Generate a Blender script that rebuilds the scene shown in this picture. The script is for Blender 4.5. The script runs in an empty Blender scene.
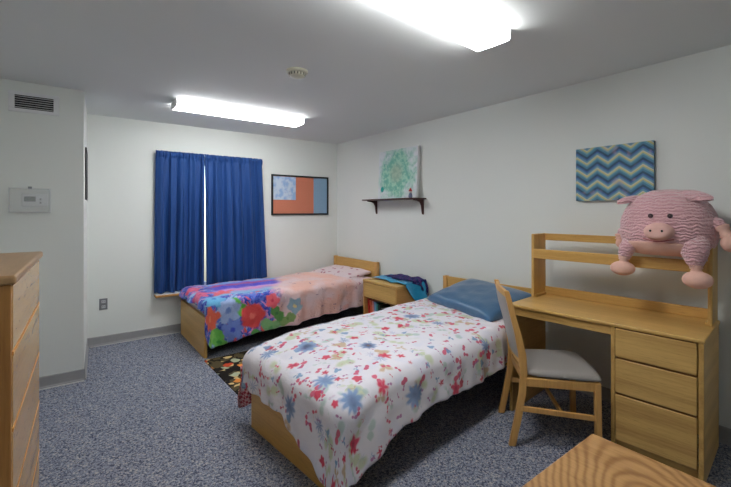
import bpy, bmesh, math, random
from math import sin, cos, pi, radians as rad, sqrt, exp, atan2
from mathutils import Vector, Matrix, noise
random.seed(7)
scene = bpy.context.scene
COL = scene.collection

# ------------------------------------------------------------------ colour + node helpers
def lin(c):
    c = c / 255.0
    return c / 12.92 if c <= .04045 else ((c + .055) / 1.055) ** 2.4
def rgb(r, g, b): return (lin(r), lin(g), lin(b), 1.0)

class N:
    """tiny expression builder over shader nodes"""
    def __init__(s, mat): s.nt = mat.node_tree; s.n = s.nt.nodes; s.l = s.nt.links
    def put(s, sock, v):
        if isinstance(v, bpy.types.NodeSocket): s.l.new(v, sock)
        else: sock.default_value = v
    def m(s, op, a, b=0.0, c=None, clamp=False):
        n = s.n.new('ShaderNodeMath'); n.operation = op; n.use_clamp = clamp
        s.put(n.inputs[0], a); s.put(n.inputs[1], b)
        if c is not None: s.put(n.inputs[2], c)
        return n.outputs[0]
    def mix(s, f, a, b, blend='MIX'):
        n = s.n.new('ShaderNodeMix'); n.data_type = 'RGBA'; n.blend_type = blend
        s.put(n.inputs[0], f); s.put(n.inputs[6], a); s.put(n.inputs[7], b)
        return n.outputs[2]
    def step(s, v, lo, hi):
        n = s.n.new('ShaderNodeMapRange'); n.interpolation_type = 'SMOOTHSTEP'
        s.put(n.inputs[0], v); n.inputs[1].default_value = lo; n.inputs[2].default_value = hi
        return n.outputs[0]
    def coord(s, kind='Object', scale=(1, 1, 1), loc=(0, 0, 0), rot=(0, 0, 0)):
        t = s.n.new('ShaderNodeTexCoord'); mp = s.n.new('ShaderNodeMapping')
        mp.inputs['Scale'].default_value = scale; mp.inputs['Location'].default_value = loc; mp.inputs['Rotation'].default_value = rot
        s.l.new(t.outputs[kind], mp.inputs[0]); return mp.outputs[0]
    def noise(s, vec, scale, detail=3, rough=.5, dist=0.0):
        n = s.n.new('ShaderNodeTexNoise'); s.l.new(vec, n.inputs['Vector'])
        n.inputs['Scale'].default_value = scale; n.inputs['Detail'].default_value = detail
        n.inputs['Roughness'].default_value = rough; n.inputs['Distortion'].default_value = dist
        return n
    def vor(s, vec, scale, rand=1.0, feature='F1'):
        n = s.n.new('ShaderNodeTexVoronoi'); s.l.new(vec, n.inputs['Vector']); n.feature = feature
        n.inputs['Scale'].default_value = scale; n.inputs['Randomness'].default_value = rand; return n
    def xyz(s, vec):
        n = s.n.new('ShaderNodeSeparateXYZ'); s.l.new(vec, n.inputs[0]); return n.outputs
    def vadd(s, a, b, op='ADD'):
        n = s.n.new('ShaderNodeVectorMath'); n.operation = op; s.put(n.inputs[0], a); s.put(n.inputs[1], b); return n.outputs[0]
    def vscale(s, a, k):
        n = s.n.new('ShaderNodeVectorMath'); n.operation = 'SCALE'; s.put(n.inputs[0], a); s.put(n.inputs['Scale'], k); return n.outputs[0]
    def bump(s, h, strength=.3, dist=.01):
        n = s.n.new('ShaderNodeBump'); n.inputs['Strength'].default_value = strength; n.inputs['Distance'].default_value = dist
        s.put(n.inputs['Height'], h); return n.outputs[0]

def new_mat(name, base=None, rough=.6, spec=.4, metal=0.0, sheen=0.0):
    m = bpy.data.materials.new(name); m.use_nodes = True
    b = m.node_tree.nodes['Principled BSDF']
    if base is not None: b.inputs['Base Color'].default_value = base
    b.inputs['Roughness'].default_value = rough; b.inputs['Specular IOR Level'].default_value = spec
    b.inputs['Metallic'].default_value = metal
    if sheen: b.inputs['Sheen Weight'].default_value = sheen
    return m, b, N(m)

def plain(name, c, rough=.6, spec=.4, metal=0.0, var=.06, bump=0.0, scale=30):
    m, b, n = new_mat(name, rgb(*c), rough, spec, metal)
    v = n.coord('Object'); ns = n.noise(v, scale, 3)
    dark = tuple(x * (1 - var) for x in rgb(*c)[:3]) + (1,); lite = tuple(min(1, x * (1 + var)) for x in rgb(*c)[:3]) + (1,)
    n.put(b.inputs['Base Color'], n.mix(ns.outputs[0], dark, lite))
    if bump: n.put(b.inputs['Normal'], n.bump(ns.outputs[0], bump, .004))
    return m

def oak(name, axis='x', lo=(168, 126, 62), hi=(216, 176, 104), rough=.38, rings=1.0, centre=None, off=(0, 0, 0), spec=.45):
    """oak veneer: streaks run along AXIS of the object; CENTRE = (x, y, sx, sy, angle) gives cathedral rings"""
    m, b, n = new_mat(name, None, rough, spec)
    sc = {'x': (1.2, 26, 26), 'y': (26, 1.2, 26), 'z': (26, 26, 1.2)}[axis]
    v = n.coord('Object', sc, off)
    fine = n.noise(v, 3.2, 5, .65, .4)
    broad = n.noise(n.coord('Object', tuple(x * .22 + .1 for x in sc), off), 1.6, 2, .5, .3)
    if centre:
        cx, cy, sx, sy, an = centre
        o = n.coord('Object', (1, 1, 1), (-cx, -cy, 0))
        mp = n.n.new('ShaderNodeMapping'); n.l.new(o, mp.inputs[0]); mp.inputs['Rotation'].default_value = (0, 0, an)
        wob = n.noise(o, 3.2, 3)
        x, y, z = n.xyz(mp.outputs[0])
        r = n.m('SQRT', n.m('ADD', n.m('POWER', n.m('MULTIPLY', x, sx), 2.0), n.m('POWER', n.m('MULTIPLY', y, sy), 2.0)))
        ring = n.m('MULTIPLY_ADD', n.m('SINE', n.m('ADD', n.m('MULTIPLY', r, 115.0), n.m('MULTIPLY', wob.outputs[0], 20.0))), .5, .5)
        ring = n.m('POWER', ring, 1.6)
    else:
        o = n.coord('Object', tuple({1.2: .55, 26: 5.0}[k] for k in sc), off)
        w = n.n.new('ShaderNodeTexWave'); w.wave_type = 'RINGS'; n.l.new(o, w.inputs['Vector'])
        w.inputs['Scale'].default_value = .5; w.inputs['Distortion'].default_value = 14
        w.inputs['Detail'].default_value = 3.0; w.inputs['Detail Scale'].default_value = .6
        ring = n.m('MULTIPLY', w.outputs['Fac'], .6)
    f = n.m('ADD', n.m('MULTIPLY', fine.outputs[0], .55), n.m('MULTIPLY', broad.outputs[0], .35))
    f = n.m('ADD', f, n.m('MULTIPLY', ring, .28 * rings), clamp=True)
    f = n.step(f, .25, .95)
    c = n.mix(f, rgb(*hi), rgb(*lo))
    pores = n.noise(n.coord('Object', tuple(x * 4 for x in sc), off), 3.0, 2, .6)
    c = n.mix(n.m('MULTIPLY', n.step(pores.outputs[0], .58, .72), .35), c, rgb(lo[0] * .72, lo[1] * .68, lo[2] * .6))
    n.put(b.inputs['Base Color'], c)
    n.put(b.inputs['Normal'], n.bump(fine.outputs[0], .08, .002))
    return m

# ------------------------------------------------------------------ object helpers
def empty(name, loc, rz=0, label=None, cat=None, group=None):
    o = bpy.data.objects.new(name, None); o.location = loc; o.rotation_euler = (0, 0, rz); o.empty_display_size = .05
    COL.objects.link(o); return tag(o, label, cat, group)
def tag(o, label=None, cat=None, group=None, kind=None):
    if label: o['label'] = label
    if cat: o['category'] = cat
    if group: o['group'] = group
    if kind: o['kind'] = kind
    return o
def obj(name, bm, mat, parent=None, bevel=0, smooth=False, sub=0, solid=0, loc=None, segs=2, recalc=True):
    me = bpy.data.meshes.new(name)
    if recalc: bmesh.ops.recalc_face_normals(bm, faces=bm.faces)
    bm.to_mesh(me); bm.free()
    o = bpy.data.objects.new(name, me); COL.objects.link(o)
    for mm in (mat if isinstance(mat, (list, tuple)) else [mat]): me.materials.append(mm)
    if parent: o.parent = parent
    if loc: o.location = loc
    if solid:
        md = o.modifiers.new('t', 'SOLIDIFY'); md.thickness = solid; md.offset = -1
    if bevel:
        md = o.modifiers.new('b', 'BEVEL'); md.width = bevel; md.segments = segs; md.limit_method = 'ANGLE'; md.angle_limit = rad(35)
    if sub:
        md = o.modifiers.new('s', 'SUBSURF'); md.levels = sub; md.render_levels = sub
    if smooth:
        for p in me.polygons: p.use_smooth = True
    elif bevel:
        for p in me.polygons: p.use_smooth = True
        try: me.set_sharp_from_angle(angle=rad(50))
        except Exception: pass
    return o
def struct(name, bm, mat, **k): return tag(obj(name, bm, mat, **k), kind='structure')
def box(x0, x1, y0, y1, z0, z1, bm=None):
    bm = bm or bmesh.new()
    vs = [bm.verts.new((x, y, z)) for z in (z0, z1) for (x, y) in ((x0, y0), (x1, y0), (x1, y1), (x0, y1))]
    for f in ((3, 2, 1, 0), (4, 5, 6, 7), (0, 1, 5, 4), (1, 2, 6, 5), (2, 3, 7, 6), (3, 0, 4, 7)):
        bm.faces.new([vs[i] for i in f])
    return bm
def prism(pts, z0, z1, bm=None, axis='z'):
    """extrude polygon pts along axis. axis 'y': pts are (x,z); axis 'x': pts are (y,z)"""
    bm = bm or bmesh.new()
    P = {'z': lambda a, b, h: (a, b, h), 'y': lambda a, b, h: (a, h, b), 'x': lambda a, b, h: (h, a, b)}[axis]
    lo = [bm.verts.new(P(a, b, z0)) for a, b in pts]; hi = [bm.verts.new(P(a, b, z1)) for a, b in pts]
    bm.faces.new(lo[::-1]); bm.faces.new(hi)
    n = len(pts)
    for i in range(n): bm.faces.new((lo[i], lo[(i + 1) % n], hi[(i + 1) % n], hi[i]))
    return bm
def grid(nu, nv, fn, bm=None, uv=None, closed=False):
    bm = bm or bmesh.new()
    V = [[bm.verts.new(fn(i / nu, j / nv)) for j in range(nv + (0 if closed else 1))] for i in range(nu + 1)]
    lay = bm.loops.layers.uv.new('UVMap') if uv else None
    M = nv if closed else nv + 1
    for i in range(nu):
        for j in range(nv):
            q = ((i, j), (i + 1, j), (i + 1, (j + 1)), (i, (j + 1)))
            f = bm.faces.new([V[a][b % M] for a, b in q])
            if lay:
                for lp, (a, b) in zip(f.loops, q): lp[lay].uv = uv(a / nu, b / nv)
    return bm
def ellipsoid(c, r, seg=24, rings=14, bm=None, fn=None, rot=None):
    bm = bm or bmesh.new()
    t = bmesh.ops.create_uvsphere(bm, u_segments=seg, v_segments=rings, radius=1)
    for v in t['verts']:
        p = v.co.copy()
        if fn: p = fn(p)
        p = Vector((p.x * r[0], p.y * r[1], p.z * r[2]))
        if rot: p = rot @ p
        v.co = p + Vector(c)
    return bm
def tube(pts, radii, seg=10, bm=None, flat=1.0):
    bm = bm or bmesh.new(); rings = []
    for k, p in enumerate(pts):
        p = Vector(p); a = Vector(pts[max(k - 1, 0)]); b = Vector(pts[min(k + 1, len(pts) - 1)])
        d = (b - a).normalized(); u = d.orthogonal().normalized() if abs(d.z) > .95 else d.cross(Vector((0, 0, 1))).normalized()
        if abs(d.z) > .95: u = Vector((0, 1, 0)); u = (u - d * u.dot(d)).normalized()
        w = d.cross(u); r = radii[k] if isinstance(radii, (list, tuple)) else radii
        rings.append([bm.verts.new(p + (u * cos(2 * pi * i / seg) + w * sin(2 * pi * i / seg) * flat) * r) for i in range(seg)])
    for a, b in zip(rings, rings[1:]):
        for i in range(seg): bm.faces.new((a[i], a[(i + 1) % seg], b[(i + 1) % seg], b[i]))
    bm.faces.new(rings[0][::-1]); bm.faces.new(rings[-1]); return bm
def nz(x, y, z=0.0): return noise.noise(Vector((x, y, z)))

# ------------------------------------------------------------------ materials
def paint(name, c, bump=.12, rough=.75):
    m, b, n = new_mat(name, rgb(*c), rough, .25)
    v = n.coord('Object'); ns = n.noise(v, 90, 4, .6); big = n.noise(v, 1.3, 2)
    c0 = rgb(*c); c1 = tuple(x * .965 for x in c0[:3]) + (1,)
    n.put(b.inputs['Base Color'], n.mix(big.outputs[0], c0, c1)); n.put(b.inputs['Normal'], n.bump(ns.outputs[0], bump, .003)); return m
M_wall = paint('wall_paint', (228, 232, 228))
M_ceil = paint('ceiling_paint', (220, 224, 223), .2)
M_base = plain('grey_vinyl_base', (154, 154, 155), .5)
M_caulk = plain('pale_floor_edge', (196, 196, 194), .6)

m, b, n = new_mat('loop_carpet', None, .95, .1); M_carpet = m
v = n.coord('Object'); a1 = n.noise(v, 75, 3, .75); a2 = n.noise(v, 170, 2, .8); vo = n.vor(v, 120)
vc = n.xyz(vo.outputs['Color'])
c = n.mix(n.step(a1.outputs[0], .36, .64), rgb(88, 96, 118), rgb(152, 158, 174))
c = n.mix(n.step(a2.outputs[0], .52, .68), c, rgb(204, 206, 216))
c = n.mix(n.m('MULTIPLY', n.step(vc[0], .70, .82), .75), c, rgb(54, 61, 86))
c = n.mix(n.m('MULTIPLY', n.step(vc[1], .82, .9), .7), c, rgb(196, 192, 190))
n.put(b.inputs['Base Color'], c); n.put(b.inputs['Normal'], n.bump(n.m('ADD', a2.outputs[0], n.m('MULTIPLY', vo.outputs['Distance'], -.6)), .8, .006))

OX = oak('oak_along_x', 'x'); OY = oak('oak_along_y', 'y'); OZ = oak('oak_upright', 'z')
OYd = oak('oak_drawer_front', 'y', off=(.3, .1, .7), hi=(218, 180, 110), lo=(160, 116, 54))
OYh = oak('oak_bed_boards', 'y', lo=(170, 126, 62), hi=(212, 170, 98), rings=.5)
OXr = oak('oak_rail', 'x', lo=(160, 114, 58), hi=(200, 152, 88), rings=.4)
ODs = oak('oak_dresser_side', 'z', lo=(150, 98, 46), hi=(198, 144, 78), rings=1.3, rough=.4)
ODf = oak('oak_dresser_front', 'y', lo=(176, 128, 70), hi=(214, 172, 112), rough=.2, rings=.6, spec=.7)
ODt = oak('oak_dresser_top', 'y', lo=(150, 112, 72), hi=(184, 148, 106), rough=.35, rings=.5)
OCH = oak('oak_chair', 'z', lo=(176, 126, 64), hi=(216, 168, 100), rings=.4)
M_dark = plain('dark_recess', (60, 42, 26), .7)
M_groove = plain('groove_brown', (112, 76, 40), .7)
M_black = plain('black_lacquer', (22, 22, 24), .35)
M_white = plain('white_plastic', (226, 228, 230), .4)
M_greyp = plain('grey_plastic', (122, 124, 128), .45)

# ------------------------------------------------------------------ the room
X0, X1, Y0, Y1, H = -.70, 3.21, -1.55, 5.0, 2.44
WX0, WX1, WZ0, WZ1 = .84, 1.98, .50, 2.04
struct('floor', box(X0, X1, Y0, Y1 + .0, -.06, 0), M_carpet)
struct('ceiling', box(X0, X1, Y0, Y1, H, H + .06), M_ceil)
struct('wall_right', box(X1, X1 + .12, Y0 - .12, Y1 + .12, 0, H), M_wall)
struct('wall_left', box(X0 - .12, X0, Y0 - .12, Y1 + .12, 0, H), M_wall)
struct('wall_front', box(X0, X1, Y0 - .12, Y0, 0, H), M_wall)
bm = box(X0, WX0, Y1, Y1 + .12, 0, H); box(WX1, X1, Y1, Y1 + .12, 0, H, bm); box(WX0, WX1, Y1, Y1 + .12, 0, WZ0, bm); box(WX0, WX1, Y1, Y1 + .12, WZ1, H, bm)
struct('wall_back', bm, M_wall)
struct('wall_closet', prism([(X0, 4.06), (.077, 4.06), (.120, Y1), (X0, Y1)], 0, H), M_wall, bevel=.004)
def base(name, pts):
    a, b_ = Vector(pts[0]), Vector(pts[1]); d = (b_ - a).normalized(); nn = Vector((d.y, -d.x))
    prof = [(0, 0), (.016, 0), (.014, .012), (.008, .02), (.007, .092), (.003, .098), (0, .098)]
    bm = bmesh.new()
    A = [bm.verts.new((a.x + nn.x * o, a.y + nn.y * o, z)) for o, z in prof]; B = [bm.verts.new((b_.x + nn.x * o, b_.y + nn.y * o, z)) for o, z in prof]
    bm.faces.new(A); bm.faces.new(B[::-1])
    for i in range(len(prof)): bm.faces.new((A[i], A[(i + 1) % len(prof)], B[(i + 1) % len(prof)], B[i]))
    return struct(name, bm, M_base)
base('baseboard_back', ((.12, Y1), (X1, Y1)))
base('baseboard_closet', ((X0, 4.06), (.077, 4.06)))
base('baseboard_closet_side', ((.077, 4.06), (.120, Y1)))
base('baseboard_right', ((X1, Y1), (X1, Y0)))
base('baseboard_left', ((X0, Y0), (X0, 4.06)))
struct('trim_1', prism([(.146, Y1 - .026), (X1, Y1 - .026), (X1, Y1 - .014), (.146, Y1 - .014)], 0, .006), M_caulk)
struct('trim_2', box(X0, .077, 4.034, 4.046, 0, .006), M_caulk)

# window: frame, two sashes, glass, stool
win = tag(bpy.data.objects.new('window_1', None), kind='structure'); COL.objects.link(win); win.location = ((WX0 + WX1) / 2, Y1 + .06, WZ0)
w2, hh = (WX1 - WX0) / 2, WZ1 - WZ0
bm = box(-w2, -w2 + .05, -.03, .04, 0, hh); box(w2 - .05, w2, -.03, .04, 0, hh, bm); box(-w2, w2, -.03, .04, 0, .05, bm); box(-w2, w2, -.03, .04, hh - .05, hh, bm)

obj('window_frame', bm, M_white, win)
gm = bpy.data.materials.new('window_glass'); gm.use_nodes = True; g = gm.node_tree.nodes['Principled BSDF']
g.inputs['Transmission Weight'].default_value = 1; g.inputs['Roughness'].default_value = .02; g.inputs['IOR'].default_value = 1.45
obj('window_pane', box(-w2 + .04, w2 - .04, -.003, .003, .04, hh - .04), gm, win)
sill = box(WX0 - .10, WX1 + .11, 4.885, Y1, .452, .478)
tag(obj('trim_3', sill, OXr, bevel=.006), kind='structure')
struct('trim_4', box(WX0 - .09, WX1 + .10, 4.89, Y1, .478, .484), M_white)

# ------------------------------------------------------------------ ceiling lights
def diffuser_mat(s):
    m = bpy.data.materials.new('lit_prismatic_lens'); m.use_nodes = True; nt = m.node_tree; nt.nodes.clear(); n = N(m)
    out = nt.nodes.new('ShaderNodeOutputMaterial'); e = nt.nodes.new('ShaderNodeEmission')
    x, y, z = n.xyz(n.coord('Object'))
    t1 = n.m('POWER', 2.718, n.m('MULTIPLY', n.m('POWER', n.m('DIVIDE', n.m('SUBTRACT', n.m('ABSOLUTE', y), .06), .055), 2.0), -1.0))
    n.put(e.inputs['Color'], rgb(250, 250, 250)); n.put(e.inputs['Strength'], n.m('MULTIPLY', n.m('ADD', n.m('MULTIPLY_ADD', t1, .5, .42), n.m('MULTIPLY', n.step(n.m('ABSOLUTE', y), .095, .104), .10)), s))
    nt.links.new(e.outputs[0], out.inputs[0]); return m
M_lens = diffuser_mat(28.0)
def fixture(cx, cy, L, label, rz=0):
    t = empty('ceiling_light', (cx, cy, H), rz, label, 'ceiling light', 'fluorescent ceiling fixtures')
    obj('housing', box(-L / 2, L / 2, -.075, .075, -.03, 0), M_white, t, bevel=.004)
    half = [(-.108, -.006), (-.108, -.056), (-.098, -.063), (0, -.066)]
    pr = half + [(-a, c) for a, c in half[-2::-1]]
    bm = prism(pr, -L / 2 + .012, L / 2 - .012, axis='x'); obj('lens', bm, M_lens, t, bevel=.004)
    for s in (-1, 1):
        a = s * (L / 2 - .012); pe = [(q[0] * 1.03, q[1] * 1.03 - .0 if q[1] < -.02 else -.002) for q in pr]
        obj('end_cap', prism(pe, min(a, a + s * .014), max(a, a + s * .014), axis='x'), M_white, t, bevel=.003)
fixture(1.385, 3.925, 1.29, 'lit white fluorescent wraparound fixture on the ceiling near the curtained window')
fixture(1.307, 1.322, 1.29, 'large lit white fluorescent wraparound fixture cut by the top edge of the photo', rad(4))

t = empty('smoke_detector', (1.30, 2.56, H), 0, 'small round cream smoke detector on the ceiling between the two light fixtures', 'smoke detector')
def lathe(prof, seg=32, bm=None):
    bm = bm or bmesh.new(); R = []
    for r, z in prof: R.append([bm.verts.new((r * cos(2 * pi * i / seg), r * sin(2 * pi * i / seg), z)) for i in range(seg)] if r > 1e-6 else [bm.verts.new((0, 0, z))])
    for a, b_ in zip(R, R[1:]):
        for i in range(seg):
            q = [a[i % len(a)], a[(i + 1) % len(a)], b_[(i + 1) % len(b_)], b_[i % len(b_)]]
            q2 = [];  [q2.append(k) for k in q if k not in q2]
            if len(q2) > 2: bm.faces.new(q2)
    return bm
M_cream = plain('aged_cream_plastic', (196, 194, 176), .5)
obj('base_ring', lathe([(0, 0), (.078, 0), (.078, -.012), (.07, -.018), (0, -.018)]), M_cream, t, smooth=False)
obj('dome', lathe([(0, -.018), (.058, -.018), (.058, -.034), (.05, -.042), (.03, -.047), (0, -.048)]), M_cream, t, smooth=True)
bm = bmesh.new()
for i in range(16):
    a = 2 * pi * i / 16; b2 = box(.05, .0595, -.004, .004, -.037, -.021); b2.transform(Matrix.Rotation(a, 4, 'Z'))
    me_ = bpy.data.meshes.new('x'); b2.to_mesh(me_); b2.free(); bm.from_mesh(me_); bpy.data.meshes.remove(me_)
obj('vent_slots', bm, M_black, t)

# ------------------------------------------------------------------ closet wall fittings
t = empty('air_vent', (-.242, 4.06, 2.28), 0, 'white framed air return grille with dark slots high on the closet wall', 'air vent')
bm = box(-.155, .155, -.008, 0, -.08, -.052); box(-.155, .155, -.008, 0, .052, .08, bm); box(-.155, -.118, -.008, 0, -.052, .052, bm); box(.118, .155, -.008, 0, -.052, .052, bm)
obj('vent_frame', bm, M_white, t, bevel=.002)
obj('duct_opening', box(-.118, .118, -.0035, -.0005, -.052, .052), M_black, t)
bm = bmesh.new()
for k in range(6):
    z = -.043 + k * .0172; prism([(-.009, z - .002), (-.007, z - .003), (-.004, z + .0005), (-.006, z + .0015)], -.118, .118, bm, 'x')
obj('louvre_slats', bm, M_white, t)
t = empty('thermostat', (-.268, 4.06, 1.51), 0, 'small white wall thermostat with grey display inside a clear guard box', 'thermostat')
cm, cb, cn = new_mat('clear_acrylic', rgb(236, 240, 240), .08, .5); cb.inputs['Alpha'].default_value = .22
M_clear = cm
bm = box(-.12, .12, -.062, -.058, -.09, .09); box(-.12, -.116, -.058, 0, -.09, .09, bm); box(.116, .12, -.058, 0, -.09, .09, bm); box(-.116, .116, -.058, 0, -.09, -.086, bm); box(-.116, .116, -.058, 0, .086, .09, bm)
obj('guard_cover', bm, M_clear, t)
bm = box(-.13, .13, -.006, 0, -.10, -.088); box(-.13, .13, -.006, 0, .088, .10, bm); box(-.13, -.118, -.006, 0, -.088, .088, bm); box(.118, .13, -.006, 0, -.088, .088, bm)
obj('guard_flange', bm, plain('frosted_acrylic', (214, 217, 216), .3), t, bevel=.002)
obj('thermostat_body', box(-.05, .11, -.03, 0, -.048, .052), M_white, t, bevel=.006)
obj('display', box(-.035, .035, -.032, -.0295, -.01, .03), plain('lcd_grey', (104, 110, 108), .25), t)
obj('button', box(.058, .07, -.033, -.029, -.0, .016), M_greyp, t, bevel=.001)
obj('button', box(.058, .07, -.033, -.029, -.026, -.01), M_greyp, t, bevel=.001)
obj('guard_lock', box(-.012, .012, -.03, -.0, .09, .108), M_greyp, t, bevel=.003)
t = empty('hanging_frame', (.0945, 4.42, 1.53), -rad(2.6), 'black framed piece seen edge-on, hung around the corner of the closet wall', 'picture frame')
bm = box(.0, .012, -.10, -.08, 0, .47); box(0, .012, .28, .30, 0, .47, bm); box(0, .012, -.08, .28, 0, .02, bm); box(0, .012, -.08, .28, .45, .47, bm)
obj('frame', bm, M_black, t, bevel=.002)
obj('picture', box(.002, .008, -.085, .285, .01, .46), plain('dull_print', (120, 124, 128), .4), t)

t = empty('wall_outlet', (.262, Y1, .435), 0, 'grey wall outlet plate low on the back wall beside the closet corner', 'outlet')
obj('cover_plate', box(-.037, .037, -.006, 0, -.06, .06), M_greyp, t, bevel=.003)
for s in (-1, 1):
    f = obj('socket', box(-.018, .018, -.008, -.005, s * .027 - .015, s * .027 + .015), plain('socket_face', (190, 192, 194), .4), t, bevel=.003)
    bm = box(-.008, -.005, -.0085, -.0078, s * .027 - .004, s * .027 + .008); box(.005, .008, -.0085, -.0078, s * .027 - .004, s * .027 + .008, bm)
    obj('slots', bm, M_black, f)

# ------------------------------------------------------------------ curtains
m, b, n = new_mat('blue_blackout_cloth', None, .6, .3, 0, .05); M_curt = m
ns = n.noise(n.coord('Object', (1, 1, .15)), 9, 3)
wv = n.noise(n.coord('Object'), 260, 2)
n.put(b.inputs['Base Color'], n.mix(ns.outputs[0], rgb(20, 56, 112), rgb(32, 76, 142)))
n.put(b.inputs['Normal'], n.bump(wv.outputs[0], .12, .001))
def curtain(xt0, xt1, xb0, xb1, seed, nf, zb0, zb1, label):
    t = empty('window_drape', ((xt0 + xt1) / 2, 4.965, 2.11), 0, label, 'curtain')
    cx = (xt0 + xt1) / 2
    def fn(u, v):   # u across, v down
        z = .0 - v * (2.11 - (zb0 + (zb1 - zb0) * u))
        k = v ** .8
        x = (xt0 + (xt1 - xt0) * u) * (1 - k) + (xb0 + (xb1 - xb0) * u) * k - cx
        wu = u + .035 * nz(u * 3, v * 1.5, seed) * k
        A = .010 + .024 * min(1, v * 2.2) * (.6 + .8 * abs(nz(u * 2.3, 2, seed)))
        y = A * sin(2 * pi * nf * wu + seed) + .45 * A * sin(2 * pi * nf * 2.3 * wu + seed * 2 + 1.5 * v) + .004 * nz(u * 30, v * 9, seed)
        top = max(0, 1 - abs(v - .022) / .02)
        if v < .05: y = y * .35 + .006 * sin(u * 95 + seed) - .018 * top
        return (x + .006 * sin(2 * pi * nf * u * 1.7 + 1), y - .03, z + (.004 * sin(u * 120) if v < .01 else 0) + .008 * v * sin(2 * pi * nf * u))
    bm = grid(150, 90, fn)
    obj('cloth', bm, M_curt, t, smooth=True, solid=.003)
    hem = bmesh.new()
    grid(150, 2, lambda u, v: tuple(a + b_ for a, b_ in zip(fn(u, .968 + .004 * v), (0, -.0015, 0))), hem)
    obj('hem_seam', hem, plain('blue_seam', (26, 54, 120), .7), t, smooth=True)
curtain(.745, 1.270, .73, 1.264, 1.3, 4.6, .497, .490, 'narrower blue curtain panel hanging over the window, beside the outlet end')
curtain(1.266, 2.00, 1.284, 2.085, 4.1, 5.6, .492, .545, 'wider blue curtain panel hanging over the window, beside the framed board')
t = empty('curtain_rod', (1.37, 4.962, 2.075), 0, 'slim white curtain rod threaded through the blue curtain tops', 'curtain rod')
obj('rod', tube([(-.61, 0, 0), (.61, 0, 0)], .009), M_white, t, smooth=True)
for s in (-1, 1): obj('bracket', box(s * .60 - .01, s * .60 + .01, -.008, .038, -.015, .015), M_white, t, bevel=.003)

# ------------------------------------------------------------------ framed board on back wall
t = empty('framed_board', (2.597, Y1, 1.37), 0, 'black framed board in orange and pale blue with a pinned blue paper, on back wall', 'picture')
fw, fh, ft = .447, .555, .022
bm = box(-fw, fw, -.026, 0, 0, ft); box(-fw, fw, -.026, 0, fh - ft, fh, bm); box(-fw, -fw + ft, -.026, 0, ft, fh - ft, bm); box(fw - ft, fw, -.026, 0, ft, fh - ft, bm)
obj('frame', bm, M_black, t, bevel=.003)
obj('orange_panel', box(-fw + ft, .20, -.012, 0, ft, fh - ft), plain('salmon_cork', (202, 124, 98), .8, var=.12, scale=80), t)
obj('blue_panel', box(.20, fw - ft, -.0125, 0, ft, fh - ft), plain('pale_blue_cork', (134, 166, 192), .8, var=.10, scale=60), t)
m, b, n = new_mat('printed_blue_paper', None, .7, .3)
v = n.coord('Object'); q = n.noise(v, 14, 3); q2 = n.vor(v, 22)
c = n.mix(n.step(q.outputs[0], .4, .62), rgb(196, 210, 228), rgb(150, 180, 220)); c = n.mix(n.m('MULTIPLY', n.step(q2.outputs['Distance'], .25, .12), .35), c, rgb(160, 150, 200)); n.put(b.inputs['Base Color'], c)
obj('pinned_paper', box(-fw + ft + .002, -.085, -.0150, -.0125, .21, fh - ft - .004), m, t)

# ------------------------------------------------------------------ wall shelf, canvas, figurine, chevron canvas
M_mah = plain('dark_mahogany', (72, 40, 36), .35, var=.2, scale=12)
t = empty('wall_shelf', (X1, 3.13, 1.575), 0, 'short dark mahogany shelf on two brackets on the right-hand white wall above the nightstand'.replace('right-hand white', 'plain white'), 'shelf')
obj('shelf_board', box(-.20, 0, 0, .965, -.016, 0), M_mah, t, bevel=.004)
for y in (.05, .90):
    pts = [(-.001, -.016), (-.155, -.016), (-.152, -.028), (-.09, -.034), (-.05, -.052), (-.028, -.09), (-.020, -.15), (-.012, -.185), (-.001, -.19)]
    obj('bracket', prism(pts, y - .012, y + .012, axis='y'), M_mah, t, bevel=.002)
m, b, n = new_mat('watercolour_splatter', None, .7, .3); M_splat = m
v = n.coord('Object'); x, y, z = n.xyz(v)
q = n.noise(v, 9, 4, .6, .6); q2 = n.noise(n.coord('Object', loc=(3, 1, 2)), 22, 3, .6); vo = n.vor(v, 24); vc = n.xyz(vo.outputs['Color'])
r = n.m('SQRT', n.m('ADD', n.m('POWER', n.m('SUBTRACT', y, .36), 2.0), n.m('POWER', n.m('SUBTRACT', z, .31), 2.0)))
mask = n.step(n.m('ADD', r, n.m('MULTIPLY', n.m('SUBTRACT', q.outputs[0], .5), .5)), .42, .20)
c = n.mix(mask, rgb(226, 230, 234), n.mix(n.step(q2.outputs[0], .4, .6), rgb(168, 214, 194), rgb(118, 186, 168)))
c = n.mix(n.m('MULTIPLY', n.step(r, .17, .05), .55), c, rgb(176, 182, 160))
dots = n.m('MULTIPLY', n.step(vo.outputs['Distance'], .3, .2), n.step(vc[0], .6, .62))
c = n.mix(n.m('MULTIPLY', dots, .75), c, n.mix(vc[1], rgb(60, 160, 150), rgb(96, 120, 170)))
d2 = n.m('SQRT', n.m('ADD', n.m('POWER', n.m('SUBTRACT', y, .62), 2.0), n.m('POWER', n.m('SUBTRACT', z, .12), 2.0)))
c = n.mix(n.step(n.m('ADD', d2, n.m('MULTIPLY', q2.outputs[0], .03)), .06, .04), c, rgb(40, 160, 150))
n.put(b.inputs['Base Color'], c)
t = empty('canvas_painting', (3.165, 3.215, 1.576), 0, 'white canvas with pale green watercolour splatter, leaning on the dark shelf', 'painting')
t.rotation_euler = (0, rad(2.2), 0)
obj('painted_face', box(-.030, -.028, .0, .70, .0, .60), M_splat, t)
obj('canvas_wrap', box(-.028, .006, .0, .70, .0, .60), plain('canvas_white', (222, 224, 224), .8), t, bevel=.002)
t = empty('figurine', (3.07, 3.245, 1.575), 0, 'tiny figurine with a red cap standing on the dark shelf before the canvas', 'figurine')
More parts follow.
